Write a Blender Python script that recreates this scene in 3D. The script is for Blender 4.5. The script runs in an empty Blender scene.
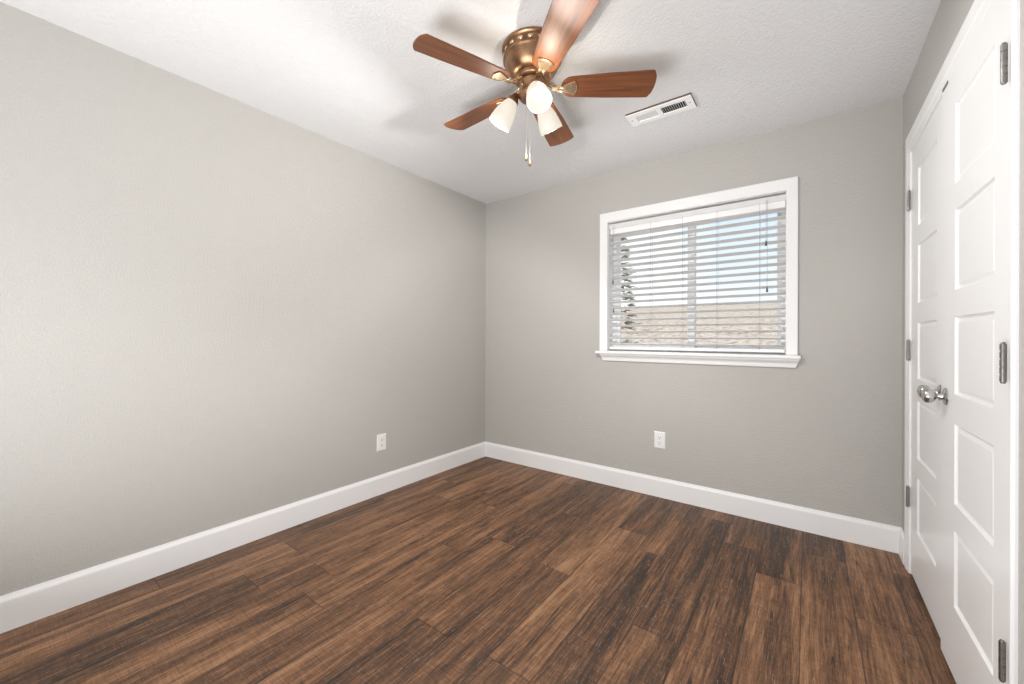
import bpy, bmesh, math, random
from mathutils import Vector, Matrix, noise
random.seed(7)
S = bpy.context.scene
COL = S.collection
PI = math.pi

# ------------------------------------------------------------------ camera, sky, lights
W, YB, H = 2.917, 2.9555, 2.44          # room width, back wall, ceiling
YF = -1.60                              # wall behind the camera
cam_d = bpy.data.cameras.new('camera')
cam = bpy.data.objects.new('camera', cam_d)
COL.objects.link(cam)
S.camera = cam
cam_d.sensor_fit = 'HORIZONTAL'
cam_d.sensor_width = 36.0
cam_d.lens = 399.1255 / 1024 * 36.0
cam_d.shift_y = (337.35 - 342.0) / 1024
cam_d.clip_start = 0.01
cam_d.clip_end = 800
a, roll = 0.6376, 0.0031
fwd = Vector((-math.sin(a), math.cos(a), 0))
rgt = Vector((math.cos(a), math.sin(a), 0))
up = Vector((0, 0, 1))
r2 = rgt * math.cos(roll) + up * math.sin(roll)
u2 = up * math.cos(roll) - rgt * math.sin(roll)
M = Matrix((r2, u2, -fwd)).transposed().to_4x4()
M.translation = Vector((2.5107, 0.0, 1.1482))
cam.matrix_world = M

vs = S.view_settings
S.display_settings.display_device = 'sRGB'
vs.view_transform = 'Standard'
vs.look = 'None'
vs.gamma = 1.0
vs.use_curve_mapping = False
vs.exposure = 0.0

wd = bpy.data.worlds.new('sky')
S.world = wd
wd.use_nodes = True
nt = wd.node_tree
bg = nt.nodes['Background']
tc = nt.nodes.new('ShaderNodeTexCoord')
sx = nt.nodes.new('ShaderNodeSeparateXYZ')
rp = nt.nodes.new('ShaderNodeValToRGB')
rp.color_ramp.elements[0].position = 0.0
rp.color_ramp.elements[0].color = (0.93, 0.96, 1.0, 1)
rp.color_ramp.elements[1].position = 0.5
rp.color_ramp.elements[1].color = (0.44, 0.66, 1.0, 1)
nz = nt.nodes.new('ShaderNodeTexNoise')
nz.inputs['Scale'].default_value = 3.0
nz.inputs['Detail'].default_value = 4
cr = nt.nodes.new('ShaderNodeValToRGB')
cr.color_ramp.elements[0].position = 0.45
cr.color_ramp.elements[1].position = 0.62
mx = nt.nodes.new('ShaderNodeMixRGB')
mx.inputs[2].default_value = (0.97, 0.98, 1.0, 1)
L = nt.links.new
L(tc.outputs['Generated'], sx.inputs[0])
L(sx.outputs['Z'], rp.inputs[0])
L(tc.outputs['Generated'], nz.inputs['Vector'])
L(nz.outputs['Fac'], cr.inputs[0])
L(cr.outputs[0], mx.inputs[0])
L(rp.outputs[0], mx.inputs[1])
L(mx.outputs[0], bg.inputs['Color'])
bg.inputs['Strength'].default_value = 1.2


def light(name, kind, loc, energy, color=(1, 1, 1), rot=(0, 0, 0), **kw):
    d = bpy.data.lights.new(name, kind)
    d.energy = energy
    d.color = color
    for k, v in kw.items():
        setattr(d, k, v)
    o = bpy.data.objects.new(name, d)
    COL.objects.link(o)
    o.location = loc
    o.rotation_euler = rot
    return o


# sun from the right-hand side of the house: lights the hillside, never enters the window
light('sun', 'SUN', (20, 5, 30), 3.2, (1, 0.95, 0.88), (math.radians(8), math.radians(52), 0), angle=0.01)
# added fill light in front of the closed wall behind the camera
light('rear_fill', 'AREA', (1.45, YF + 0.03, 1.4), 11, (1.0, 0.99, 0.975), (PI / 2, 0, 0),
      shape='RECTANGLE', size=2.4, size_y=1.9)
# added fill light below the frame, aimed at the ceiling like a bounced flash
light('ceiling_fill', 'AREA', (1.62, -0.45, 0.30), 60, (0.98, 0.99, 1.0), (math.radians(180 - 22), 0, 0),
      shape='RECTANGLE', size=1.3, size_y=0.7)

# ------------------------------------------------------------------ materials


def mat(name, color=(0.8, 0.8, 0.8), rough=0.5, metal=0.0, spec=0.5, coat=0.0, coat_rough=0.1):
    m = bpy.data.materials.new(name)
    m.use_nodes = True
    b = m.node_tree.nodes['Principled BSDF']
    b.inputs['Base Color'].default_value = (*color, 1)
    b.inputs['Roughness'].default_value = rough
    b.inputs['Metallic'].default_value = metal
    b.inputs['Specular IOR Level'].default_value = spec
    b.inputs['Coat Weight'].default_value = coat
    b.inputs['Coat Roughness'].default_value = coat_rough
    return m


class N:
    """tiny node helper"""

    def __init__(self, m):
        self.t = m.node_tree
        self.b = self.t.nodes.get('Principled BSDF')

    def new(self, kind, **inp):
        n = self.t.nodes.new('ShaderNode' + kind)
        for k, v in inp.items():
            if hasattr(n, k) and k not in n.inputs:
                setattr(n, k, v)
            else:
                n.inputs[k].default_value = v
        return n

    def link(self, x, y):
        self.t.links.new(x, y)

    def val(self, x, sock):
        if isinstance(x, (int, float)):
            sock.default_value = x
        else:
            self.link(x, sock)

    def math(self, op, x, y=0.0, z=None):
        n = self.t.nodes.new('ShaderNodeMath')
        n.operation = op
        self.val(x, n.inputs[0])
        self.val(y, n.inputs[1])
        if z is not None:
            self.val(z, n.inputs[2])
        return n.outputs[0]

    def ramp(self, fac, stops, interp='LINEAR'):
        n = self.t.nodes.new('ShaderNodeValToRGB')
        n.color_ramp.interpolation = interp
        e = n.color_ramp.elements
        while len(e) < len(stops):
            e.new(0.5)
        for k, (p, c) in enumerate(stops):
            e[k].position = p
            e[k].color = (*c, 1) if len(c) == 3 else c
        self.link(fac, n.inputs[0])
        return n.outputs[0]

    def mix(self, f, c1, c2, blend='MIX'):
        n = self.t.nodes.new('ShaderNodeMixRGB')
        n.blend_type = blend
        for k, v in ((0, f), (1, c1), (2, c2)):
            if isinstance(v, (int, float)):
                n.inputs[k].default_value = v
            elif isinstance(v, tuple):
                n.inputs[k].default_value = (*v, 1)
            else:
                self.link(v, n.inputs[k])
        return n.outputs[0]

    def bump(self, h, strength, dist):
        n = self.t.nodes.new('ShaderNodeBump')
        n.inputs['Strength'].default_value = strength
        n.inputs['Distance'].default_value = dist
        self.link(h, n.inputs['Height'])
        self.link(n.outputs[0], self.b.inputs['Normal'])
        return n


def textured_paint(name, color, rough, scale, strength, dist, spec=0.3, lo=0.4, hi=0.65):
    m = mat(name, color, rough, spec=spec)
    n = N(m)
    co = n.new('TexCoord').outputs['Object']
    t = n.new('TexNoise', Scale=scale, Detail=4.0, Roughness=0.55)
    n.link(co, t.inputs['Vector'])
    h = n.ramp(t.outputs['Fac'], [(lo, (0, 0, 0)), (hi, (1, 1, 1))])
    n.bump(h, strength, dist)
    return m


m_wall = textured_paint('wall_paint', (0.485, 0.470, 0.447), 0.62, 120, 0.4, 0.003)
m_ceil = textured_paint('ceiling_texture', (0.79, 0.79, 0.80), 0.8, 85, 0.4, 0.005, spec=0.2, lo=0.42, hi=0.62)
m_trim = mat('white_trim_paint', (0.86, 0.86, 0.865), 0.32, spec=0.45)
m_door = mat('white_door_paint', (0.84, 0.84, 0.845), 0.3, spec=0.5)
m_vinyl = mat('white_vinyl', (0.90, 0.90, 0.91), 0.35)
m_slat = mat('white_slat', (0.92, 0.92, 0.92), 0.4)
_t = m_slat.node_tree
_tr = _t.nodes.new('ShaderNodeBsdfTranslucent')
_tr.inputs[0].default_value = (0.9, 0.9, 0.88, 1)
_mx = _t.nodes.new('ShaderNodeMixShader')
_mx.inputs[0].default_value = 0.3
_t.links.new(_t.nodes['Principled BSDF'].outputs[0], _mx.inputs[1])
_t.links.new(_tr.outputs[0], _mx.inputs[2])
_t.links.new(_mx.outputs[0], _t.nodes['Material Output'].inputs[0])
m_plastic = mat('white_plastic', (0.82, 0.82, 0.81), 0.35)
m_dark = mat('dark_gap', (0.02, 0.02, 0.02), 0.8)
m_slot = mat('dark_slot', (0.05, 0.05, 0.05), 0.6)
m_rail = mat('grey_steel', (0.22, 0.22, 0.22), 0.6)
m_cord = mat('grey_cord', (0.42, 0.42, 0.43), 0.7)
m_tassel = mat('grey_tassel', (0.12, 0.12, 0.125), 0.5)
m_nickel = mat('satin_nickel', (0.55, 0.54, 0.53), 0.22, 1.0)
m_hinge = mat('nickel_hinge', (0.27, 0.26, 0.25), 0.36, 1.0)
m_strip = mat('strip_brown', (0.12, 0.075, 0.045), 0.8)
m_ventw = mat('white_vent_metal', (0.9, 0.9, 0.9), 0.4)
m_chain = mat('chain_metal', (0.75, 0.72, 0.66), 0.3, 1.0)


def brass(name, c1, c2, rough):
    m = mat(name, c1, rough, 1.0)
    n = N(m)
    co = n.new('TexCoord').outputs['Object']
    t = n.new('TexNoise', Scale=30.0, Detail=3.0)
    n.link(co, t.inputs['Vector'])
    n.link(n.mix(n.ramp(t.outputs['Fac'], [(0.4, (0, 0, 0)), (0.65, (1, 1, 1))]), c1, c2), n.b.inputs['Base Color'])
    return m


m_brass = brass('antique_brass', (0.36, 0.21, 0.12), (0.25, 0.145, 0.085), 0.36)
m_iron = brass('polished_brass', (0.84, 0.69, 0.50), (0.70, 0.54, 0.36), 0.25)


def wood_blade():
    m = mat('cherry_blade', (0.25, 0.09, 0.03), 0.55, spec=0.25, coat=0.8, coat_rough=0.5)
    n = N(m)
    co = n.new('TexCoord').outputs['Object']
    mp = n.new('Mapping')
    mp.inputs['Scale'].default_value = (3, 60, 20)
    n.link(co, mp.inputs['Vector'])
    t = n.new('TexNoise', Scale=1.0, Detail=5.0, Roughness=0.6)
    n.link(mp.outputs[0], t.inputs['Vector'])
    c = n.ramp(t.outputs['Fac'], [(0.3, (0.085, 0.022, 0.005)), (0.55, (0.18, 0.052, 0.010)), (0.75, (0.25, 0.082, 0.018))])
    n.link(c, n.b.inputs['Base Color'])
    return m


m_blade = wood_blade()


def frosted():
    m = mat('frosted_glass', (0.92, 0.90, 0.86), 0.45)
    n = N(m)
    co = n.new('TexCoord').outputs['Object']
    t = n.new('TexNoise', Scale=22.0, Detail=3.0)
    n.link(co, t.inputs['Vector'])
    c = n.ramp(t.outputs['Fac'], [(0.35, (1.0, 0.86, 0.68)), (0.65, (1.0, 0.93, 0.82))])
    n.link(c, n.b.inputs['Emission Color'])
    n.b.inputs['Emission Strength'].default_value = 0.6
    n.b.inputs['Base Color'].default_value = (0.35, 0.34, 0.32, 1)
    return m


m_shade = frosted()
m_bulb = mat('lit_bulb', (1, 1, 1), 0.4)
m_bulb.node_tree.nodes['Principled BSDF'].inputs['Emission Color'].default_value = (1, 0.86, 0.66, 1)
m_bulb.node_tree.nodes['Principled BSDF'].inputs['Emission Strength'].default_value = 1.5


def glass():
    m = bpy.data.materials.new('window_glass')
    m.use_nodes = True
    t = m.node_tree
    t.nodes.remove(t.nodes['Principled BSDF'])
    tr = t.nodes.new('ShaderNodeBsdfTransparent')
    tr.inputs[0].default_value = (0.97, 0.985, 0.98, 1)
    gl = t.nodes.new('ShaderNodeBsdfGlossy')
    gl.inputs['Roughness'].default_value = 0.02
    fr = t.nodes.new('ShaderNodeFresnel')
    fr.inputs[0].default_value = 1.3
    mi = t.nodes.new('ShaderNodeMixShader')
    t.links.new(fr.outputs[0], mi.inputs[0])
    t.links.new(tr.outputs[0], mi.inputs[1])
    t.links.new(gl.outputs[0], mi.inputs[2])
    t.links.new(mi.outputs[0], t.nodes['Material Output'].inputs[0])
    return m


m_glass = glass()


def floor_mat():
    m = mat('hickory_plank_floor', (0.1, 0.06, 0.04), 0.4, spec=0.4)
    n = N(m)
    co = n.new('TexCoord').outputs['Object']
    s = n.new('SeparateXYZ')
    n.link(co, s.inputs[0])
    x, y = s.outputs['X'], s.outputs['Y']
    PW, PL = 0.180, 1.22
    xs = n.math('DIVIDE', n.math('ADD', x, 0.03), PW)
    i = n.math('FLOOR', xs)
    fx = n.math('SUBTRACT', xs, i)
    w1 = n.new('TexWhiteNoise', noise_dimensions='1D')
    n.link(n.math('MULTIPLY', i, 7.31), w1.inputs['W'])
    ys = n.math('ADD', n.math('DIVIDE', y, PL), w1.outputs['Value'])
    j = n.math('FLOOR', ys)
    fy = n.math('SUBTRACT', ys, j)
    w2 = n.new('TexWhiteNoise', noise_dimensions='2D')
    cb = n.new('CombineXYZ')
    n.link(i, cb.inputs[0])
    n.link(j, cb.inputs[1])
    n.link(cb.outputs[0], w2.inputs['Vector'])
    pr = w2.outputs['Value']
    # per plank shifted coordinates
    off = n.math('MULTIPLY', pr, 37.0)

    def noise_at(sx_, sy_, detail, rough, dist=0.0, scale=1.0):
        c = n.new('CombineXYZ')
        n.link(n.math('MULTIPLY', x, sx_), c.inputs[0])
        n.link(n.math('MULTIPLY', y, sy_), c.inputs[1])
        n.link(off, c.inputs[2])
        t = n.new('TexNoise', Scale=scale, Detail=detail, Roughness=rough, Distortion=dist)
        n.link(c.outputs[0], t.inputs['Vector'])
        return t.outputs['Fac']
    broad = noise_at(13, 1.0, 4.0, 0.65, 0.4)         # long dark bands
    grain = noise_at(70, 3.0, 5.0, 0.7, 0.4)        # fine grain
    fine = noise_at(230, 9.0, 4.0, 0.7)            # short fibres
    saw = noise_at(16, 190, 4.0, 0.7)              # cross saw marks
    f = n.math('ADD', n.math('MULTIPLY', broad, 0.80), n.math('MULTIPLY', grain, 0.75))
    f = n.math('ADD', f, n.math('MULTIPLY', n.math('SUBTRACT', pr, 0.5), 0.17))
    f = n.math('ADD', f, n.math('MULTIPLY', n.math('SUBTRACT', fine, 0.5), 0.75))
    f = n.math('ADD', f, n.math('MULTIPLY', n.math('SUBTRACT', saw, 0.5), 0.45))
    c = n.ramp(f, [(0.50, (0.027, 0.014, 0.009)), (0.64, (0.064, 0.032, 0.018)), (0.77, (0.142, 0.066, 0.031)),
                   (0.90, (0.240, 0.117, 0.056)), (1.0, (0.34, 0.185, 0.098))])
    # pale scratches
    scr = noise_at(330, 26, 2.0, 0.5, 0.8)
    sm = n.ramp(scr, [(0.62, (0, 0, 0)), (0.71, (0.6, 0.6, 0.6))])
    c = n.mix(sm, c, (0.36, 0.27, 0.20))
    # dark cracks
    crk = noise_at(46, 3.2, 2.0, 0.5, 1.5)
    ck = n.ramp(crk, [(0.27, (0.9, 0.9, 0.9)), (0.32, (0, 0, 0))])
    c = n.mix(ck, c, (0.012, 0.008, 0.007))
    # plank seams
    ex = n.math('MULTIPLY', n.math('MINIMUM', fx, n.math('SUBTRACT', 1.0, fx)), PW)
    ey = n.math('MULTIPLY', n.math('MINIMUM', fy, n.math('SUBTRACT', 1.0, fy)), PL)
    e = n.math('MINIMUM', ex, ey)
    seam = n.ramp(e, [(0.0004, (1, 1, 1)), (0.0016, (0, 0, 0))])
    c = n.mix(n.math('MULTIPLY', seam, 0.75), c, (0.014, 0.009, 0.007))
    n.link(c, n.b.inputs['Base Color'])
    rg = n.math('ADD', 0.36, n.math('MULTIPLY', saw, 0.22))
    n.link(rg, n.b.inputs['Roughness'])
    hh = n.math('ADD', n.math('MULTIPLY', saw, 0.5), n.math('MULTIPLY', grain, 0.5))
    hh = n.math('SUBTRACT', hh, seam)
    n.bump(hh, 0.6, 0.002)
    return m


m_floor = floor_mat()


def hill_mat():
    m = mat('dry_grass_hill', (0.6, 0.5, 0.4), 0.95, spec=0.1)
    n = N(m)
    co = n.new('TexCoord').outputs['Object']
    t = n.new('TexNoise', Scale=2.4, Detail=5.0, Roughness=0.8)
    n.link(co, t.inputs['Vector'])
    c = n.ramp(t.outputs['Fac'], [(0.40, (0.20, 0.15, 0.11)), (0.46, (0.55, 0.42, 0.31)), (0.6, (0.76, 0.62, 0.49)), (0.72, (0.64, 0.49, 0.37))])
    n.link(c, n.b.inputs['Base Color'])
    return m


m_hill = hill_mat()
m_bark = mat('brown_bark', (0.22, 0.15, 0.11), 0.9)
m_leaf = mat('conifer_needles', (0.22, 0.19, 0.14), 0.9)

# ------------------------------------------------------------------ mesh helpers


def box(bm, x0, x1, y0, y1, z0, z1):
    v = [bm.verts.new((x, y, z)) for x in (x0, x1) for y in (y0, y1) for z in (z0, z1)]
    for q in ((0, 1, 3, 2), (4, 6, 7, 5), (0, 4, 5, 1), (2, 3, 7, 6), (0, 2, 6, 4), (1, 5, 7, 3)):
        bm.faces.new([v[k] for k in q])
    return v


def lathe(bm, prof, seg=40, mtx=None, cap0=False, cap1=False):
    """prof: (radius, height) pairs about +Z"""
    rings = []
    for r, z in prof:
        ring = []
        for k in range(seg):
            t = 2 * PI * k / seg
            p = Vector((r * math.cos(t), r * math.sin(t), z))
            ring.append(bm.verts.new(mtx @ p if mtx else p))
        rings.append(ring)
    for p, q in zip(rings, rings[1:]):
        for k in range(seg):
            bm.faces.new((p[k], p[(k + 1) % seg], q[(k + 1) % seg], q[k]))
    if cap0:
        bm.faces.new(list(reversed(rings[0])))
    if cap1:
        bm.faces.new(rings[-1])


def tube(bm, pts, rad, seg=10, caps=True):
    pts = [Vector(p) for p in pts]
    if not isinstance(rad, (list, tuple)):
        rad = [rad] * len(pts)
    rings = []
    for k, p in enumerate(pts):
        d = (pts[min(k + 1, len(pts) - 1)] - pts[max(k - 1, 0)]).normalized()
        h = Vector((0, 0, 1)) if abs(d.z) < 0.9 else Vector((1, 0, 0))
        e1 = d.cross(h).normalized()
        e2 = d.cross(e1).normalized()
        rings.append([bm.verts.new(p + rad[k] * (e1 * math.cos(2 * PI * q / seg) + e2 * math.sin(2 * PI * q / seg))) for q in range(seg)])
    for p, q in zip(rings, rings[1:]):
        for k in range(seg):
            bm.faces.new((p[k], p[(k + 1) % seg], q[(k + 1) % seg], q[k]))
    if caps:
        bm.faces.new(list(reversed(rings[0])))
        bm.faces.new(rings[-1])


def prism(bm, outline, z0, z1):
    """outline: (x, y) loop extruded in z"""
    b = [bm.verts.new((x, y, z0)) for x, y in outline]
    t = [bm.verts.new((x, y, z1)) for x, y in outline]
    bm.faces.new(list(reversed(b)))
    bm.faces.new(t)
    n = len(b)
    for k in range(n):
        bm.faces.new((b[k], b[(k + 1) % n], t[(k + 1) % n], t[k]))


def ball(bm, c, r, scale=(1, 1, 1), seg=20, rings=12):
    m = Matrix.Translation(Vector(c)) @ Matrix.Diagonal((*[r * s for s in scale], 1))
    bmesh.ops.create_uvsphere(bm, u_segments=seg, v_segments=rings, radius=1, matrix=m)


def obj(name, bm, m, parent=None, bevel=0, seg=2, smooth=False, mtx=None):
    bmesh.ops.recalc_face_normals(bm, faces=bm.faces)
    me = bpy.data.meshes.new(name)
    bm.to_mesh(me)
    bm.free()
    me.materials.append(m)
    o = bpy.data.objects.new(name, me)
    COL.objects.link(o)
    if parent:
        o.parent = parent
    if mtx is not None:
        o.matrix_local = mtx
    if smooth:
        for p in me.polygons:
            p.use_smooth = True
        if smooth != 'all':
            me.set_sharp_from_angle(angle=math.radians(40))
    if bevel:
        b = o.modifiers.new('bevel', 'BEVEL')
        b.width = bevel
        b.segments = seg
        b.limit_method = 'ANGLE'
        b.angle_limit = math.radians(40)
    return o


def bx(name, m, parent, *dims, bevel=0.0, seg=2):
    bm = bmesh.new()
    box(bm, *dims)
    return obj(name, bm, m, parent, bevel, seg)


def tag(o, label, cat=None, group=None, kind=None):
    o['label'] = label
    if cat:
        o['category'] = cat
    if group:
        o['group'] = group
    if kind:
        o['kind'] = kind
    return o


def thing(name, label, cat, loc=(0, 0, 0), rotz=0.0, group=None, kind=None):
    o = bpy.data.objects.new(name, None)
    o.empty_display_size = 0.1
    COL.objects.link(o)
    o.location = loc
    o.rotation_euler = (0, 0, rotz)
    return tag(o, label, cat, group, kind)


def copy_part(src, parent, mtx=None):
    c = src.copy()
    COL.objects.link(c)
    c.parent = parent
    if mtx is not None:
        c.matrix_local = mtx
    for ch in src.children:
        copy_part(ch, c)
    return c


def plate_with_hole(bm, us, vs_, d0, d1, holes, P):
    """solid plate: grid lines us, vs_, cells in holes left open; P(u, v, d) -> xyz"""
    nu, nv = len(us), len(vs_)
    V = {}

    def vert(i, j, k):
        if (i, j, k) not in V:
            V[(i, j, k)] = bm.verts.new(P(us[i], vs_[j], (d0, d1)[k]))
        return V[(i, j, k)]
    solid = {(i, j) for i in range(nu - 1) for j in range(nv - 1)} - set(holes)
    for i, j in solid:
        for k in (0, 1):
            bm.faces.new([vert(i, j, k), vert(i + 1, j, k), vert(i + 1, j + 1, k), vert(i, j + 1, k)])
        for di, dj, e in ((-1, 0, ((0, 0), (0, 1))), (1, 0, ((1, 0), (1, 1))), (0, -1, ((0, 0), (1, 0))), (0, 1, ((0, 1), (1, 1)))):
            if (i + di, j + dj) not in solid:
                (p, q), (r, s) = e
                bm.faces.new([vert(i + p, j + q, 0), vert(i + r, j + s, 0), vert(i + r, j + s, 1), vert(i + p, j + q, 1)])


# ------------------------------------------------------------------ room shell
T = 0.15
WX0, WX1, WZ0, WZ1 = 1.254, 2.405, 1.046, 2.048      # window opening
DY0, DY1, DZ1 = 1.511, 2.728, 2.082                    # closet opening

o = bx('floor', m_floor, None, -T, W + 0.9, YF - T, YB + T, -0.1, 0.0)
tag(o, 'dark brown hickory plank floor with rustic saw marks', 'floor', kind='structure')
o = bx('ceiling', m_ceil, None, -T, W + 0.9, YF - T, YB + T, H, H + 0.1)
tag(o, 'white stippled ceiling carrying the fan and vent', 'ceiling', kind='structure')
o = bx('wall_left', m_wall, None, -T, 0, YF - T, YB + T, 0, H)
tag(o, 'long blank greige wall on the left with one outlet', 'wall', kind='structure')
bm = bmesh.new()
plate_with_hole(bm, [0, WX0, WX1, W], [0, WZ0, WZ1, H], YB, YB + T, [(1, 1)], lambda u, v, d: (u, d, v))
o = obj('wall_back', bm, m_wall)
tag(o, 'greige far wall around the window with blinds', 'wall', kind='structure')
bm = bmesh.new()
plate_with_hole(bm, [YF, DY0, DY1, YB + T], [0, DZ1, H], W, W + 0.12, [(1, 0)], lambda u, v, d: (d, u, v))
o = obj('wall_right', bm, m_wall)
tag(o, 'greige wall on the right around the white closet doors', 'wall', kind='structure')
o = bx('wall_front', m_wall, None, 0, W, YF - T, YF, 0, H)
tag(o, 'greige wall behind the camera', 'wall', kind='structure')
bm = bmesh.new()
box(bm, W + 0.75, W + 0.85, 1.2, 3.05, 0, H)
box(bm, W + 0.12, W + 0.75, 1.2, 1.3, 0, H)
box(bm, W + 0.12, W + 0.75, 2.95, 3.05, 0, H)
o = obj('wall_closet', bm, m_wall)
tag(o, 'inside walls of the closed closet behind the doors', 'wall', kind='structure')

# baseboards: profile (out, z), mitred at inner corners
BBP = [(0, 0), (0.014, 0), (0.014, 0.116), (0.0125, 0.122), (0.009, 0.128), (0.0065, 0.133), (0.005, 0.1385), (0, 0.139)]


def baseboard(name, label, P, length, mitre0, mitre1):
    bm = bmesh.new()
    r0 = [bm.verts.new(P(mitre0 * q, q, z)) for q, z in BBP]
    r1 = [bm.verts.new(P(length - mitre1 * q, q, z)) for q, z in BBP]
    n = len(BBP)
    for k in range(n):
        bm.faces.new((r0[k], r0[(k + 1) % n], r1[(k + 1) % n], r1[k]))
    bm.faces.new(r0)
    bm.faces.new(list(reversed(r1)))
    return tag(obj(name, bm, m_trim), label, 'baseboard', kind='structure')


baseboard('baseboard_left', 'tall white baseboard along the left wall', lambda s, q, z: (q, YF + s, z), YB - YF, 1, 1)
baseboard('baseboard_back', 'tall white baseboard under the window wall', lambda s, q, z: (s, YB - q, z), W, 1, 1)
CY0, CY1 = 1.490, 2.815                                # outer edges of the closet casing
baseboard('baseboard_right', 'short white baseboard between closet casing and far corner', lambda s, q, z: (W - q, CY1 + s, z), YB - CY1, 0, 1)

# closet casing: U-shaped moulding
CXF = 2.906
bm = bmesh.new()
y0i, y1i, zi, zo = 1.513, 2.728, 2.060, 2.162


def casing_loop(dz, t):
    # points of the U path at fraction t from inner (0) to outer (1) edge, protruding dz
    ya, yb_, zz = y0i + (CY0 - y0i) * t, y1i + (CY1 - y1i) * t, zi + (zo - zi) * t
    return [bm.verts.new((W - dz, ya, 0)), bm.verts.new((W - dz, ya, zz)), bm.verts.new((W - dz, yb_, zz)), bm.verts.new((W - dz, yb_, 0))]


CP = [(0.0, 0.0), (0.006, 0.0), (0.0075, 0.05), (0.0085, 0.30), (0.0075, 0.34), (0.0105, 0.42), (0.0118, 0.75), (0.0112, 0.90), (0.0055, 1.0), (0.0, 1.0)]
lp = [casing_loop(d, t) for d, t in CP]
for k in range(len(lp)):
    p, q = lp[k], lp[(k + 1) % len(lp)]
    for e in range(3):
        bm.faces.new((p[e], p[e + 1], q[e + 1], q[e]))
for e in (0, 3):
    bm.faces.new([l[e] for l in lp])
o = obj('trim_1', bm, m_trim)
tag(o, 'white moulded casing framing the double closet doors', 'trim', kind='structure')
# closet jamb lining
bm = bmesh.new()
box(bm, W, W + 0.12, DY0 - 0.0, DY0 + 0.003, 0, DZ1)
box(bm, W, W + 0.12, DY1 - 0.003, DY1, 0, DZ1)
box(bm, W, W + 0.12, DY0, DY1, DZ1 - 0.003, DZ1)
o = obj('trim_2', bm, m_trim)
tag(o, 'white jamb lining inside the closet opening', 'trim', kind='structure')

# ------------------------------------------------------------------ closet doors
PZ = [(0.250, 0.505), (0.595, 0.862), (0.962, 1.222), (1.312, 1.580), (1.668, 1.935)]
ZB = 0.012
LW = 0.599


def door_leaf(u0, u1, ZT):
    """leaf in local coords: u along width, -x outwards into the room"""
    bm = bmesh.new()
    us = [0.0, u0, u1, LW]
    zs = [ZB] + [z for p in PZ for z in p] + [ZT]
    th = 0.035
    g = [[bm.verts.new((0, u, z)) for z in zs] for u in us]
    for i in range(3):
        for j in range(len(zs) - 1):
            quad = [g[i][j], g[i + 1][j], g[i + 1][j + 1], g[i][j + 1]]
            if i == 1 and j % 2 == 1:
                prev = quad
                ua, ub, za, zb = us[1], us[2], zs[j], zs[j + 1]
                for ins, dep in ((0.0012, 0.0030), (0.005, 0.0080), (0.0075, 0.0085), (0.010, 0.0085), (0.021, 0.0042), (0.025, 0.0038)):
                    nx = [bm.verts.new((dep, ua + ins, za + ins)), bm.verts.new((dep, ub - ins, za + ins)),
                          bm.verts.new((dep, ub - ins, zb - ins)), bm.verts.new((dep, ua + ins, zb - ins))]
                    for e in range(4):
                        bm.faces.new((prev[e], prev[(e + 1) % 4], nx[(e + 1) % 4], nx[e]))
                    prev = nx
                bm.faces.new(prev)
            else:
                bm.faces.new(quad)
    # edges and back
    rim = [g[0][j] for j in range(len(zs))] + [g[1][-1], g[2][-1]] + [g[3][j] for j in reversed(range(len(zs)))] + [g[2][0], g[1][0]]
    bk = [bm.verts.new((th, v.co.y, v.co.z)) for v in rim]
    n = len(rim)
    for k in range(n):
        bm.faces.new((rim[k], rim[(k + 1) % n], bk[(k + 1) % n], bk[k]))
    bm.faces.new(bk)
    return bm


def hinge_bm(sgn):
    bm = bmesh.new()
    L_ = 0.096
    for k in range(5):
        z0 = k * L_ / 5
        lathe(bm, [(0.0, z0 + .0014), (0.0061, z0 + .0014), (0.0061, z0 + L_ / 5 - .0014), (0.0, z0 + L_ / 5 - .0014)], 16)
    lathe(bm, [(0.0046, 0.0), (0.0046, L_)], 12)
    lathe(bm, [(0.0, -0.004), (0.004, -0.003), (0.005, 0.0)], 12)
    lathe(bm, [(0.005, L_), (0.004, L_ + .003), (0.0, L_ + .004)], 12)
    # leaves folded back into the gap
    box(bm, 0.002, 0.0065, sgn * 0.0005, sgn * 0.0050, 0.001, L_ - 0.001)
    return bm


def knob_parts(root, u, z):
    ax = Matrix.Translation(Vector((0, u, z))) @ Matrix.Rotation(-PI / 2, 4, 'Y')     # local +Z -> -X (into the room)
    bm = bmesh.new()
    lathe(bm, [(0.0, 0.010), (0.011, 0.010), (0.016, 0.009), (0.024, 0.0065), (0.029, 0.004), (0.031, 0.002), (0.031, 0.0), (0.0, 0.0)], 36, ax)
    rose = obj('rose', bm, m_nickel, root, smooth=True)
    bm = bmesh.new()
    pr = [(0.0125, 0.009), (0.012, 0.014), (0.0085, 0.018), (0.008, 0.023), (0.012, 0.0265), (0.0195, 0.030), (0.0245, 0.036), (0.0265, 0.043),
          (0.0262, 0.049), (0.0235, 0.055), (0.0185, 0.0595), (0.0110, 0.0615), (0.0, 0.062)]
    lathe(bm, pr, 36, ax)
    kb = obj('knob', bm, m_nickel, root, smooth=True)
    bm = bmesh.new()
    lathe(bm, [(0.0, 0.0635), (0.0035, 0.0632), (0.004, 0.0618)], 12, ax)
    obj('keyhole_button', bm, m_hinge, kb, smooth=True)


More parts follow.
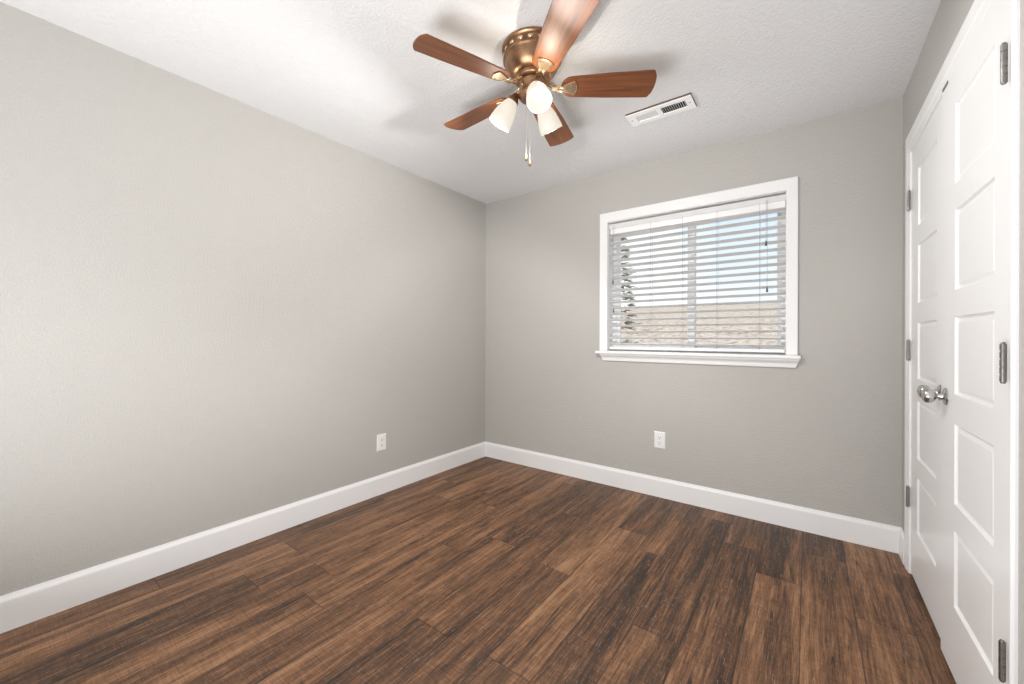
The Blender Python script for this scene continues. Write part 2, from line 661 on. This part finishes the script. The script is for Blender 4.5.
def closet_door(name, label, loc, rot, flip, u0, u1, hz, knob_u, knob_z, hin, ZT):
    root = thing(name, label, 'door', loc, rot, kind='structure')
    bm = door_leaf(u0, u1, ZT)
    if flip:
        for v in bm.verts:
            v.co.y = -v.co.y
    obj('slab', bm, m_door, root, bevel=0.0015)
    s = -1 if flip else 1
    for z in hz:
        h = obj('hinge', hinge_bm(s), m_hinge, root, smooth=True, mtx=Matrix.Translation((hin, -s * 0.001, z)))
        h['label'] = 'dark nickel barrel hinge'
    knob_parts(root, s * knob_u, knob_z)
    # ball catch at the top of the meeting stile
    bm = bmesh.new()
    box(bm, -0.0025, 0.004, s * (LW - 0.075), s * (LW - 0.012), ZT - 0.014, ZT - 0.003)
    c = obj('ball_catch', bm, m_hinge, root, bevel=0.001)
    return root


closet_door('door_1', 'white five-panel closet door nearest the camera with knob', (2.910, 1.515, 0), 0.0083, False, 0.102, 0.442,
            (0.305, 1.041, 1.780), 0.537, 0.943, -0.0115, 2.060)
closet_door('door_2', 'white five-panel closet door beside the far corner', (2.9172, 2.724, 0), 0.0, True, 0.137, 0.472,
            (0.328, 1.044, 1.775), 0.535, 0.943, -0.0115, 2.076)

# ------------------------------------------------------------------ window
win = thing('window_1', 'white sliding window with two panes in the far wall', 'window', (0, 0, 0), kind='structure')


def ring(bm, x0, x1, z0, z1, wl, wr, wb, wt, y0, y1):
    plate_with_hole(bm, [x0, x0 + wl, x1 - wr, x1], [z0, z0 + wb, z1 - wt, z1], y0, y1, [(1, 1)], lambda u, v, d: (u, d, v))


# casing: two legs and a head, mitred
bm = bmesh.new()
CO = [(1.191, 1.046), (1.191, 2.121), (2.463, 2.121), (2.463, 1.046)]
CI = [(1.254, 1.046), (1.254, 2.048), (2.405, 2.048), (2.405, 1.046)]
rows = []
for t, d in ((0, 0.0), (0, 0.012), (0.03, 0.0145), (0.45, 0.0155), (0.93, 0.0165), (1, 0.0145), (1, 0.0)):
    rows.append([bm.verts.new((ci[0] + (co[0] - ci[0]) * t, YB - d, ci[1] + (co[1] - ci[1]) * t)) for ci, co in zip(CI, CO)])
for k in range(len(rows)):
    p, q = rows[k], rows[(k + 1) % len(rows)]
    for e in range(3):
        bm.faces.new((p[e], p[e + 1], q[e + 1], q[e]))
for e in (0, 3):
    bm.faces.new([r[e] for r in rows])
obj('casing', bm, m_trim, win)
# stool (inner sill) with horns
bm = bmesh.new()
prism(bm, [(1.168, YB - 0.001), (1.168, YB - 0.046), (2.479, YB - 0.046), (2.479, YB - 0.001), (WX1 - 0.0005, YB - 0.001), (WX1 - 0.0005, YB + 0.09),
           (WX0 + 0.0005, YB + 0.09), (WX0 + 0.0005, YB - 0.001)], 1.024, 1.0455)
obj('stool', bm, m_trim, win, bevel=0.005, seg=3)
# apron with coved profile and cut-back ends
bm = bmesh.new()
AP = [(1.0235, 0.034, 0.0), (1.016, 0.034, 0.0), (1.010, 0.030, 0.003), (1.000, 0.020, 0.008), (0.990, 0.015, 0.011), (0.978, 0.013, 0.0165), (0.970, 0.011, 0.0185)]
rr = []
for z, d, e in AP:
    rr.append([bm.verts.new((1.199 + e, YB, z)), bm.verts.new((1.199 + e, YB - d, z)), bm.verts.new((2.472 - e, YB - d, z)), bm.verts.new((2.472 - e, YB, z))])
for p, q in zip(rr, rr[1:]):
    for e in range(4):
        bm.faces.new((p[e], p[(e + 1) % 4], q[(e + 1) % 4], q[e]))
bm.faces.new(rr[0])
bm.faces.new(list(reversed(rr[-1])))
obj('apron', bm, m_trim, win)
# jamb liner in the wall thickness
bm = bmesh.new()
ring(bm, WX0 + 0.0003, WX1 - 0.0003, 1.046, WZ1 - 0.0003, 0.002, 0.002, 0.001, 0.003, YB + 0.001, YB + 0.088)
obj('jamb', bm, m_trim, win)
# vinyl frame and sashes
bm = bmesh.new()
ring(bm, WX0 + 0.001, WX1 - 0.001, 1.047, WZ1 - 0.001, 0.034, 0.03, 0.026, 0.034, YB + 0.089, YB + 0.148)
obj('vinyl_frame', bm, m_vinyl, win, bevel=0.003)
for sx0, sx1, sy, wl, wr in ((1.288, 1.866, YB + 0.096, 0.028, 0.050), (1.815, 2.377, YB + 0.123, 0.050, 0.026)):
    bm = bmesh.new()
    ring(bm, sx0, sx1, 1.0725, 2.0145, wl, wr, 0.027, 0.040, sy, sy + 0.022)
    s_ = obj('sash', bm, m_vinyl, win, bevel=0.003)
    bx('pane', m_glass, s_, sx0 + wl - 0.004, sx1 - wr + 0.004, sy + 0.010, sy + 0.014, 1.0955, 1.978)

# ------------------------------------------------------------------ blind
bl = thing('window_blind', 'white horizontal slat blind hanging inside the window', 'blind', (1.831, YB + 0.035, 1.05))
BX0, BX1 = 1.259, 2.398
BW = (BX1 - BX0) / 2
# local coords: x from centre, y from slat axis, z from 1.05
bm = bmesh.new()
n = 7
tp, bt = [], []
for k in range(n):
    y = -0.0245 + 0.049 * k / (n - 1)
    c = 0.0022 * (1 - (y / 0.0245) ** 2)
    tp.append((y, c + 0.0014))
    bt.append((y, c - 0.0014))
prof = tp + bt[::-1]
ends = [[bm.verts.new((x, y, z)) for y, z in prof] for x in (-BW + .002, BW - .002)]
for k in range(len(prof)):
    bm.faces.new((ends[0][k], ends[0][(k + 1) % len(prof)], ends[1][(k + 1) % len(prof)], ends[1][k]))
bm.faces.new(ends[0])
bm.faces.new(list(reversed(ends[1])))
TILT = -math.radians(14)
slat = None
NS = 19
for k in range(NS):
    z = 1.100 + k * 0.0464 - 1.05
    ry = 0.0
    if k == NS - 1:
        ry, z = -0.011, z + 0.004
    elif k == NS - 2:
        ry, z = -0.009, z + 0.003
    mt = Matrix.Translation((0, 0, z)) @ Matrix.Rotation(ry, 4, 'Y') @ Matrix.Rotation(TILT, 4, 'X')
    if slat is None:
        slat = obj('slat', bm, m_slat, bl, mtx=mt)
    else:
        copy_part(slat, bl, mt)
bm = bmesh.new()
box(bm, -BW + .002, BW - .002, -0.025, 0.025, 0.008, 0.029)
obj('bottom_rail', bm, m_vinyl, bl, bevel=0.004, seg=3)
bm = bmesh.new()
box(bm, -BW + .001, BW - .001, -0.017, 0.032, 0.906, 0.950)
box(bm, -BW + .004, BW - .004, 0.004, 0.034, 0.950, 0.990)
obj('headrail', bm, m_vinyl, bl, bevel=0.002)
bm = bmesh.new()
box(bm, -BW - .003, BW + .003, -0.024, -0.0175, 0.947, 0.984)
box(bm, -BW - .003, -BW + .003, -0.0175, 0.0, 0.947, 0.984)
box(bm, BW - .003, BW + .003, -0.0175, 0.0, 0.947, 0.984)
obj('valance', bm, m_slat, bl, bevel=0.0015)
for xc in (1.578, 1.802, 2.02, 2.264):
    bm = bmesh.new()
    for dy in (-0.0262, 0.0262):
        tube(bm, [(xc - 1.831, dy, 0.02), (xc - 1.831, dy, 0.955)], 0.0009, 6)
    for k in range(NS):
        z = 1.100 + k * 0.0464 - 1.05
        tube(bm, [(xc - 1.831, -0.0262, z + 0.003), (xc - 1.831, 0.0262, z - 0.0095)], 0.0005, 5)
    obj('ladder_cord', bm, m_cord, bl)
for name, xc, zt in (('pull_cord', 2.300, 1.742), ('pull_cord', 2.306, 1.452), ('tilt_cord', 1.297, 1.578), ('tilt_cord', 1.304, 1.360)):
    x = xc - 1.831
    bm = bmesh.new()
    tube(bm, [(x, -0.040, 0.958), (x, -0.041, 0.9), (x, -0.041, zt - 1.05)], 0.0013 if name == 'pull_cord' else 0.0009, 6)
    c = obj(name, bm, m_cord, bl)
    bm = bmesh.new()
    lathe(bm, [(0.0, 0.016), (0.003, 0.0155), (0.0042, 0.012), (0.0062, -0.008), (0.0066, -0.014), (0.005, -0.017), (0.0, -0.017)], 14,
          Matrix.Translation((x, -0.041, zt - 1.05)))
    t = obj('tassel', bm, m_tassel, c, smooth=True)
    t['label'] = 'dark grey cord tassel'

# ------------------------------------------------------------------ ceiling fan
FX, FY, FZ = 1.516, 1.4896, H
fan = thing('ceiling_fan', 'brass flush-mount ceiling fan with five cherry blades and three lit shades', 'ceiling fan', (FX, FY, FZ))
# local z is negative downwards
bm = bmesh.new()
lathe(bm, [(0.0, -0.0005), (0.133, -0.0005), (0.1365, -0.004), (0.1365, -0.012), (0.132, -0.017), (0.1285, -0.019), (0.1285, -0.046), (0.131, -0.049), (0.1315, -0.056),
           (0.1265, -0.060), (0.1235, -0.062), (0.122, -0.068), (0.1165, -0.085), (0.106, -0.103), (0.093, -0.117), (0.080, -0.126), (0.0, -0.126)], 64)
hs = obj('motor_housing', bm, m_brass, fan, smooth=True)
hs['label'] = 'antique brass drum-shaped motor housing'
for k in range(18):
    t = 2 * PI * k / 18
    bm = bmesh.new()
    ball(bm, (0, 0, 0), 1, (0.013, 0.0035, 0.0075), 14, 8)
    obj('vent_boss', bm, m_iron, hs, smooth='all', mtx=Matrix.Translation((0.1285 * math.cos(t), 0.1285 * math.sin(t), -0.0325)) @ Matrix.Rotation(t + PI / 2, 4, 'Z'))
bm = bmesh.new()
lathe(bm, [(0.0, -0.1262), (0.074, -0.1262), (0.078, -0.130), (0.078, -0.143), (0.072, -0.149), (0.060, -0.151), (0.0, -0.151)], 48)
obj('flywheel', bm, m_brass, fan, smooth=True)
bm = bmesh.new()
lathe(bm, [(0.0, -0.1512), (0.058, -0.1512), (0.0625, -0.155), (0.0625, -0.163), (0.060, -0.166), (0.060, -0.200), (0.063, -0.204), (0.063, -0.212), (0.056, -0.222),
           (0.040, -0.230), (0.022, -0.236), (0.012, -0.244), (0.0, -0.246)], 48)
sw = obj('switch_housing', bm, m_brass, fan, smooth=True)
for k in range(6):
    t = 2 * PI * k / 6 + 0.3
    bm = bmesh.new()
    ball(bm, (0, 0, 0), 0.0048, (1, 1, 1), 10, 6)
    obj('screw', bm, m_iron, sw, smooth='all', mtx=Matrix.Translation((0.0605 * math.cos(t), 0.0605 * math.sin(t), -0.182)))

# blades: local +x outwards
BZ = 2.2646 - H
PITCH = -0.2077
AZ0 = 248.81


def blade_outline():
    pts = []
    r0, r1 = 0.128, 0.5255
    w0, w1 = 0.108, 0.143
    for k in range(13):                                  # rounded root
        t = PI / 2 + PI * k / 12
        pts.append((r0 + 0.045 + 0.045 * math.cos(t) if True else 0, (w0 / 2) * math.sin(t)))
    # bottom edge to tip with rounded corners
    pts.append((0.33, -(w0 + (w1 - w0) * 0.62) / 2))
    cr_ = 0.012
    for k in range(5):
        t = -PI / 2 + (PI / 2 - 0.2) * k / 4
        pts.append((r1 - cr_ + cr_ * math.cos(t), -w1 / 2 + cr_ + cr_ * math.sin(t)))
    for k in range(1, 8):
        y = -w1 / 2 + cr_ + (w1 - 2 * cr_) * k / 8
        pts.append((r1 + 0.0135 * (1 - (2 * y / w1) ** 2), y))
    for k in range(5):
        t = 0.2 + (PI / 2 - 0.2) * k / 4
        pts.append((r1 - cr_ + cr_ * math.cos(t), w1 / 2 - cr_ + cr_ * math.sin(t)))
    pts.append((0.33, (w0 + (w1 - w0) * 0.62) / 2))
    return pts


def iron_mesh():
    """blade iron in blade-local coords: arm from flywheel, then a fan-shaped plate under the blade root"""
    bm = bmesh.new()
    # plate: triangular with curved outer edge, framed rim
    def outline(s):
        p = [(0.132, -0.011 * s), (0.150, -0.022 * s)]
        for k in range(9):
            t = -0.62 + 1.24 * k / 8
            p.append((0.132 + (0.068 * s) * math.cos(t) + 0.0 * s, 0.064 * s * math.sin(t)))
        p += [(0.150, 0.022 * s), (0.132, 0.011 * s)]
        return p
    prism(bm, outline(1.0), -0.0095, -0.0036)
    return bm


def arm_mesh():
    bm = bmesh.new()
    # curved pair of ribs rising from the flywheel to the plate
    for sy in (-1, 1):
        tube(bm, [(0.066, sy * 0.006, 0.022), (0.084, sy * 0.009, 0.014), (0.100, sy * 0.012, 0.000), (0.116, sy * 0.011, -0.009), (0.136, sy * 0.009, -0.010)],
             [0.006, 0.0055, 0.005, 0.0055, 0.005], 10)
    box(bm, 0.086, 0.136, -0.010, 0.010, -0.008, -0.004)
    return bm


bl0 = None
for k in range(5):
    az = math.radians(AZ0 - 72 * k)
    mt = Matrix.Rotation(az, 4, 'Z') @ Matrix.Translation((0, 0, BZ)) @ Matrix.Rotation(PITCH, 4, 'X')
    if bl0 is None:
        bm = bmesh.new()
        prism(bm, blade_outline(), -0.0035, 0.0035)
        bl0 = obj('blade', bm, m_blade, fan, bevel=0.0015, mtx=mt)
        ir = obj('blade_iron', iron_mesh(), m_iron, bl0, bevel=0.0025)
        ir['label'] = 'polished brass fan-shaped blade bracket'
        obj('bracket_arm', arm_mesh(), m_iron, bl0, smooth=True)
        for px, py in ((0.150, 0.0), (0.180, 0.022), (0.180, -0.022)):
            bm = bmesh.new()
            ball(bm, (px, py, -0.0098), 0.0038, (1, 1, 0.5), 10, 6)
            obj('screw', bm, m_brass, bl0, smooth='all')
    else:
        copy_part(bl0, fan, mt)

# light kit: three sockets with bell shades
R0, Z0, EL, SL = 0.079, 2.2252 - H, math.radians(56), 0.122
PHI0 = -40.75
sh0 = None
for k in range(3):
    az = math.radians(PHI0 + 120 * k)
    d = Vector((math.cos(az) * math.cos(EL), math.sin(az) * math.cos(EL), -math.sin(EL)))
    p0 = Vector((R0 * math.cos(az) - 0.008, R0 * math.sin(az) - 0.006, Z0))
    q = d.to_track_quat('Z', 'Y').to_matrix().to_4x4()
    mt = Matrix.Translation(p0) @ q
    if sh0 is None:
        # arm + socket cup in lamp-local frame (z = shade axis)
        bm = bmesh.new()
        lathe(bm, [(0.0, -0.030), (0.010, -0.030), (0.014, -0.026), (0.016, -0.016), (0.021, -0.010), (0.027, -0.002), (0.0285, 0.008), (0.0255, 0.008), (0.024, 0.002), (0.0, 0.002)], 32)
        s0 = obj('lamp_socket', bm, m_brass, fan, smooth=True, mtx=mt)
        bm = bmesh.new()
        outer = [(0.0235, 0.004), (0.0262, 0.010), (0.031, 0.020), (0.0385, 0.038), (0.0445, 0.058), (0.049, 0.080), (0.0520, 0.102), (0.0535, SL)]
        inner = [(r - 0.003, z) for r, z in reversed(outer)]
        lathe(bm, outer + inner, 40)
        sh0 = obj('lamp_shade', bm, m_shade, fan, smooth='all', mtx=mt)
        sh0['label'] = 'frosted white glass bell shade, lit'
        bm = bmesh.new()
        lathe(bm, [(0.0, 0.003), (0.012, 0.003), (0.0125, 0.022), (0.015, 0.034), (0.0205, 0.048), (0.0235, 0.061), (0.0230, 0.073), (0.0185, 0.083), (0.010, 0.0895), (0.0, 0.091)], 28)
        b0 = obj('bulb', bm, m_bulb, sh0, smooth='all')
        b0['label'] = 'glowing white light bulb'
    else:
        copy_part(s0, fan, mt)
        copy_part(sh0, fan, mt)
    light('shade_glow_fill', 'POINT', Vector((FX, FY, FZ)) + Vector((0.185 * math.cos(az) - 0.008, 0.185 * math.sin(az) - 0.006, 2.168 - H)), (1.7, 0.8, 0.8)[k], (1, 0.90, 0.76), shadow_soft_size=0.0)  # added point lights outside the shades, standing in for glow through the glass
    light('lamp_beam', 'SPOT', Vector((FX, FY, FZ)) + p0 + d * (SL + 0.002), (26, 20, 38)[k], (1, 0.985, 0.955), q.to_euler(), spot_size=math.radians(179), spot_blend=0.3,
          shadow_soft_size=0.018).rotation_euler = (-d).to_track_quat('Z', 'Y').to_euler()
    bm = bmesh.new()
    ca, sa = math.cos(az), math.sin(az)
    tube(bm, [(0.050 * ca, 0.050 * sa, -0.207), (0.062 * ca, 0.062 * sa, -0.198), (0.072 * ca, 0.072 * sa, -0.196), tuple(p0 - d * 0.026)], 0.0075, 12)
    obj('lamp_arm', bm, m_brass, fan, smooth=True)

# pull chains with fobs
for cx_, cy_, zt in ((1.4955, 1.4735, 1.968), (1.5110, 1.4790, 1.942)):
    x, y = cx_ - FX, cy_ - FY
    bm = bmesh.new()
    tube(bm, [(x * 0.9, y * 0.9, -0.236), (x, y, -0.26), (x, y, zt - H)], 0.0013, 6)
    ch = obj('pull_chain', bm, m_chain, fan)
    bm = bmesh.new()
    lathe(bm, [(0.0, 0.003), (0.002, 0.002), (0.0035, -0.006), (0.0058, -0.018), (0.006, -0.024), (0.004, -0.029), (0.0, -0.030)], 14, Matrix.Translation((x, y, zt - H)))
    f_ = obj('fob', bm, m_brass, ch, smooth=True)
    f_['label'] = 'small dark brass bell-shaped fob'

# ------------------------------------------------------------------ ceiling vent
vt = thing('ceiling_vent', 'white rectangular metal register on ceiling beside fan blade', 'vent', (1.836, 2.313, H))
VX, VY = 0.177, 0.0685
B0, B1, B2, B3 = -0.128, -0.012, 0.012, 0.140
bm = bmesh.new()
plate_with_hole(bm, [-VX, B0, B1, B2, B3, VX], [-VY, -0.036, 0.032, VY], -0.0155, -0.0095, [(1, 1), (3, 1)], lambda u, v, d: (u, v, d))
obj('face_plate', bm, m_ventw, vt, bevel=0.0015)
bm = bmesh.new()
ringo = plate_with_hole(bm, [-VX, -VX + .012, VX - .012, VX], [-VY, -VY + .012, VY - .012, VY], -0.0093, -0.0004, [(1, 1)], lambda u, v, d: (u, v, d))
g_ = obj('brown_strip', bm, m_strip, vt)  # added dark brown strip for the dark line along the register edge
g_['label'] = 'dark brown strip between register and ceiling'
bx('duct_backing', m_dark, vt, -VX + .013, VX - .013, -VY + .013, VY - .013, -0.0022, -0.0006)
for (xa, xb, ang, m_) in ((B0, B1, -0.62, m_ventw), (B2, B3, 0.98, m_ventw)):
    nl = 11
    lv0 = None
    for k in range(nl):
        x = xa + (xb - xa) * (k + 0.5) / nl
        mt = Matrix.Translation((x, -0.002, -0.0100)) @ Matrix.Rotation(ang, 4, 'Y')
        if lv0 is None:
            bm = bmesh.new()
            box(bm, -0.0052, 0.0052, -0.0335, 0.0335, -0.0004, 0.0004)
            lv0 = obj('louver', bm, m_, vt, mtx=mt)
        else:
            copy_part(lv0, vt, mt)
for sx_ in (-1, 1):
    bm = bmesh.new()
    ball(bm, (sx_ * 0.158, -0.004, -0.0155), 0.0045, (1, 1, 0.45), 12, 8)
    obj('screw', bm, m_hinge, vt, smooth='all')

# ------------------------------------------------------------------ outlets


def outlet(label, loc, rotz):
    """plate in local XZ, facing local -Y"""
    o = thing('wall_outlet', label, 'outlet', loc, rotz)
    bm = bmesh.new()
    w_, h_ = 0.039, 0.060
    lo_ = [bm.verts.new((x, 0, z)) for x, z in ((-w_, -h_), (w_, -h_), (w_, h_), (-w_, h_))]
    mi = [bm.verts.new((x, -0.003, z)) for x, z in ((-w_, -h_), (w_, -h_), (w_, h_), (-w_, h_))]
    hi = [bm.verts.new((x, -0.0065, z)) for x, z in ((-w_ + .006, -h_ + .006), (w_ - .006, -h_ + .006), (w_ - .006, h_ - .006), (-w_ + .006, h_ - .006))]
    for p, q in ((lo_, mi), (mi, hi)):
        for e in range(4):
            bm.faces.new((p[e], p[(e + 1) % 4], q[(e + 1) % 4], q[e]))
    bm.faces.new(hi)
    bm.faces.new(list(reversed(lo_)))
    obj('cover_plate', bm, m_plastic, o)
    for zc in (0.0205, -0.0205):
        bm = bmesh.new()
        pts = []
        for k in range(28):
            t = 2 * PI * k / 28
            pts.append((0.0172 * math.cos(t), max(-0.0135, min(0.0135, 0.0172 * math.sin(t)))))
        vf = [bm.verts.new((x, -0.0082, zc + z)) for x, z in pts]
        vb = [bm.verts.new((x, -0.0064, zc + z)) for x, z in pts]
        bm.faces.new(vf)
        for k in range(28):
            bm.faces.new((vf[k], vf[(k + 1) % 28], vb[(k + 1) % 28], vb[k]))
        r_ = obj('receptacle', bm, m_plastic, o)
        bm = bmesh.new()
        box(bm, -0.0078, -0.0054, -0.0086, -0.0080, zc - 0.001, zc + 0.0085)
        box(bm, 0.0054, 0.0078, -0.0086, -0.0080, zc + 0.0005, zc + 0.0080)
        box(bm, -0.0028, 0.0028, -0.0086, -0.0080, zc - 0.0098, zc - 0.0045)
        obj('socket_slots', bm, m_slot, r_)
    bm = bmesh.new()
    ball(bm, (0, -0.0066, 0), 0.0034, (1, 0.45, 1), 12, 8)
    obj('screw', bm, m_plastic, o, smooth='all')
    return o


outlet('white duplex outlet on the long left wall', (0.0, 1.784, 0.375), PI / 2)
outlet('white duplex outlet on the far wall below the window', (1.654, YB, 0.410), 0)

# ------------------------------------------------------------------ outside
bm = bmesh.new()
nx_, ny_ = 60, 60
gv = []
for j in range(ny_ + 1):
    row = []
    y = 3.4 + 180 * (j / ny_) ** 1.8
    for i in range(nx_ + 1):
        x = -110 + 200 * i / nx_
        rise = max(0.0, y - 9)
        z = -0.55 + 0.096 * rise * min(1, rise / 30) + 0.8 * noise.noise(Vector((x * 0.05, y * 0.05, 3.1))) * min(1, rise / 14) - 0.012 * max(0, y - 70)
        row.append(bm.verts.new((x, y, z)))
    gv.append(row)
for j in range(ny_):
    for i in range(nx_):
        bm.faces.new((gv[j][i], gv[j][i + 1], gv[j + 1][i + 1], gv[j + 1][i]))
o = obj('hillside', bm, m_hill, smooth='all')
tag(o, 'dry tan scrub hillside seen through the window blind', 'hill', kind='structure')

# conifer seen at the left of the window
TX, TY = -1.35, 9.6
tr = thing('conifer_tree', 'brown-green conifer outside the left window pane', 'tree', (TX, TY, -0.6))
bm = bmesh.new()
tube(bm, [(0, 0, -0.1), (0.03, 0, 2.0), (0.0, 0.02, 5.0)], [0.11, 0.085, 0.02], 10)
obj('trunk', bm, m_bark, tr, smooth=True)
bm = bmesh.new()
for k in range(420):
    h = random.uniform(0.5, 5.0)
    rad = (5.2 - h) / 5.2 * 0.75 * random.uniform(0.35, 1.0)
    t = random.uniform(0, 2 * PI)
    c = Vector((rad * math.cos(t), rad * math.sin(t), h - 0.15 * rad))
    for q in range(3):
        dr = Vector((math.cos(t + random.uniform(-.7, .7)), math.sin(t + random.uniform(-.7, .7)), random.uniform(-.35, .2)))
        sd = dr.cross(Vector((0, 0, 1))).normalized() * random.uniform(0.02, 0.045)
        e = c + dr * random.uniform(0.12, 0.25)
        v = [bm.verts.new(c + sd), bm.verts.new(c - sd), bm.verts.new(e)]
        w_ = bm.verts.new((c + e) / 2 + Vector((0, 0, 0.03)))
        bm.faces.new(v)
        bm.faces.new((v[0], v[2], w_))
        bm.faces.new((v[1], w_, v[2]))
obj('foliage', bm, m_leaf, tr)
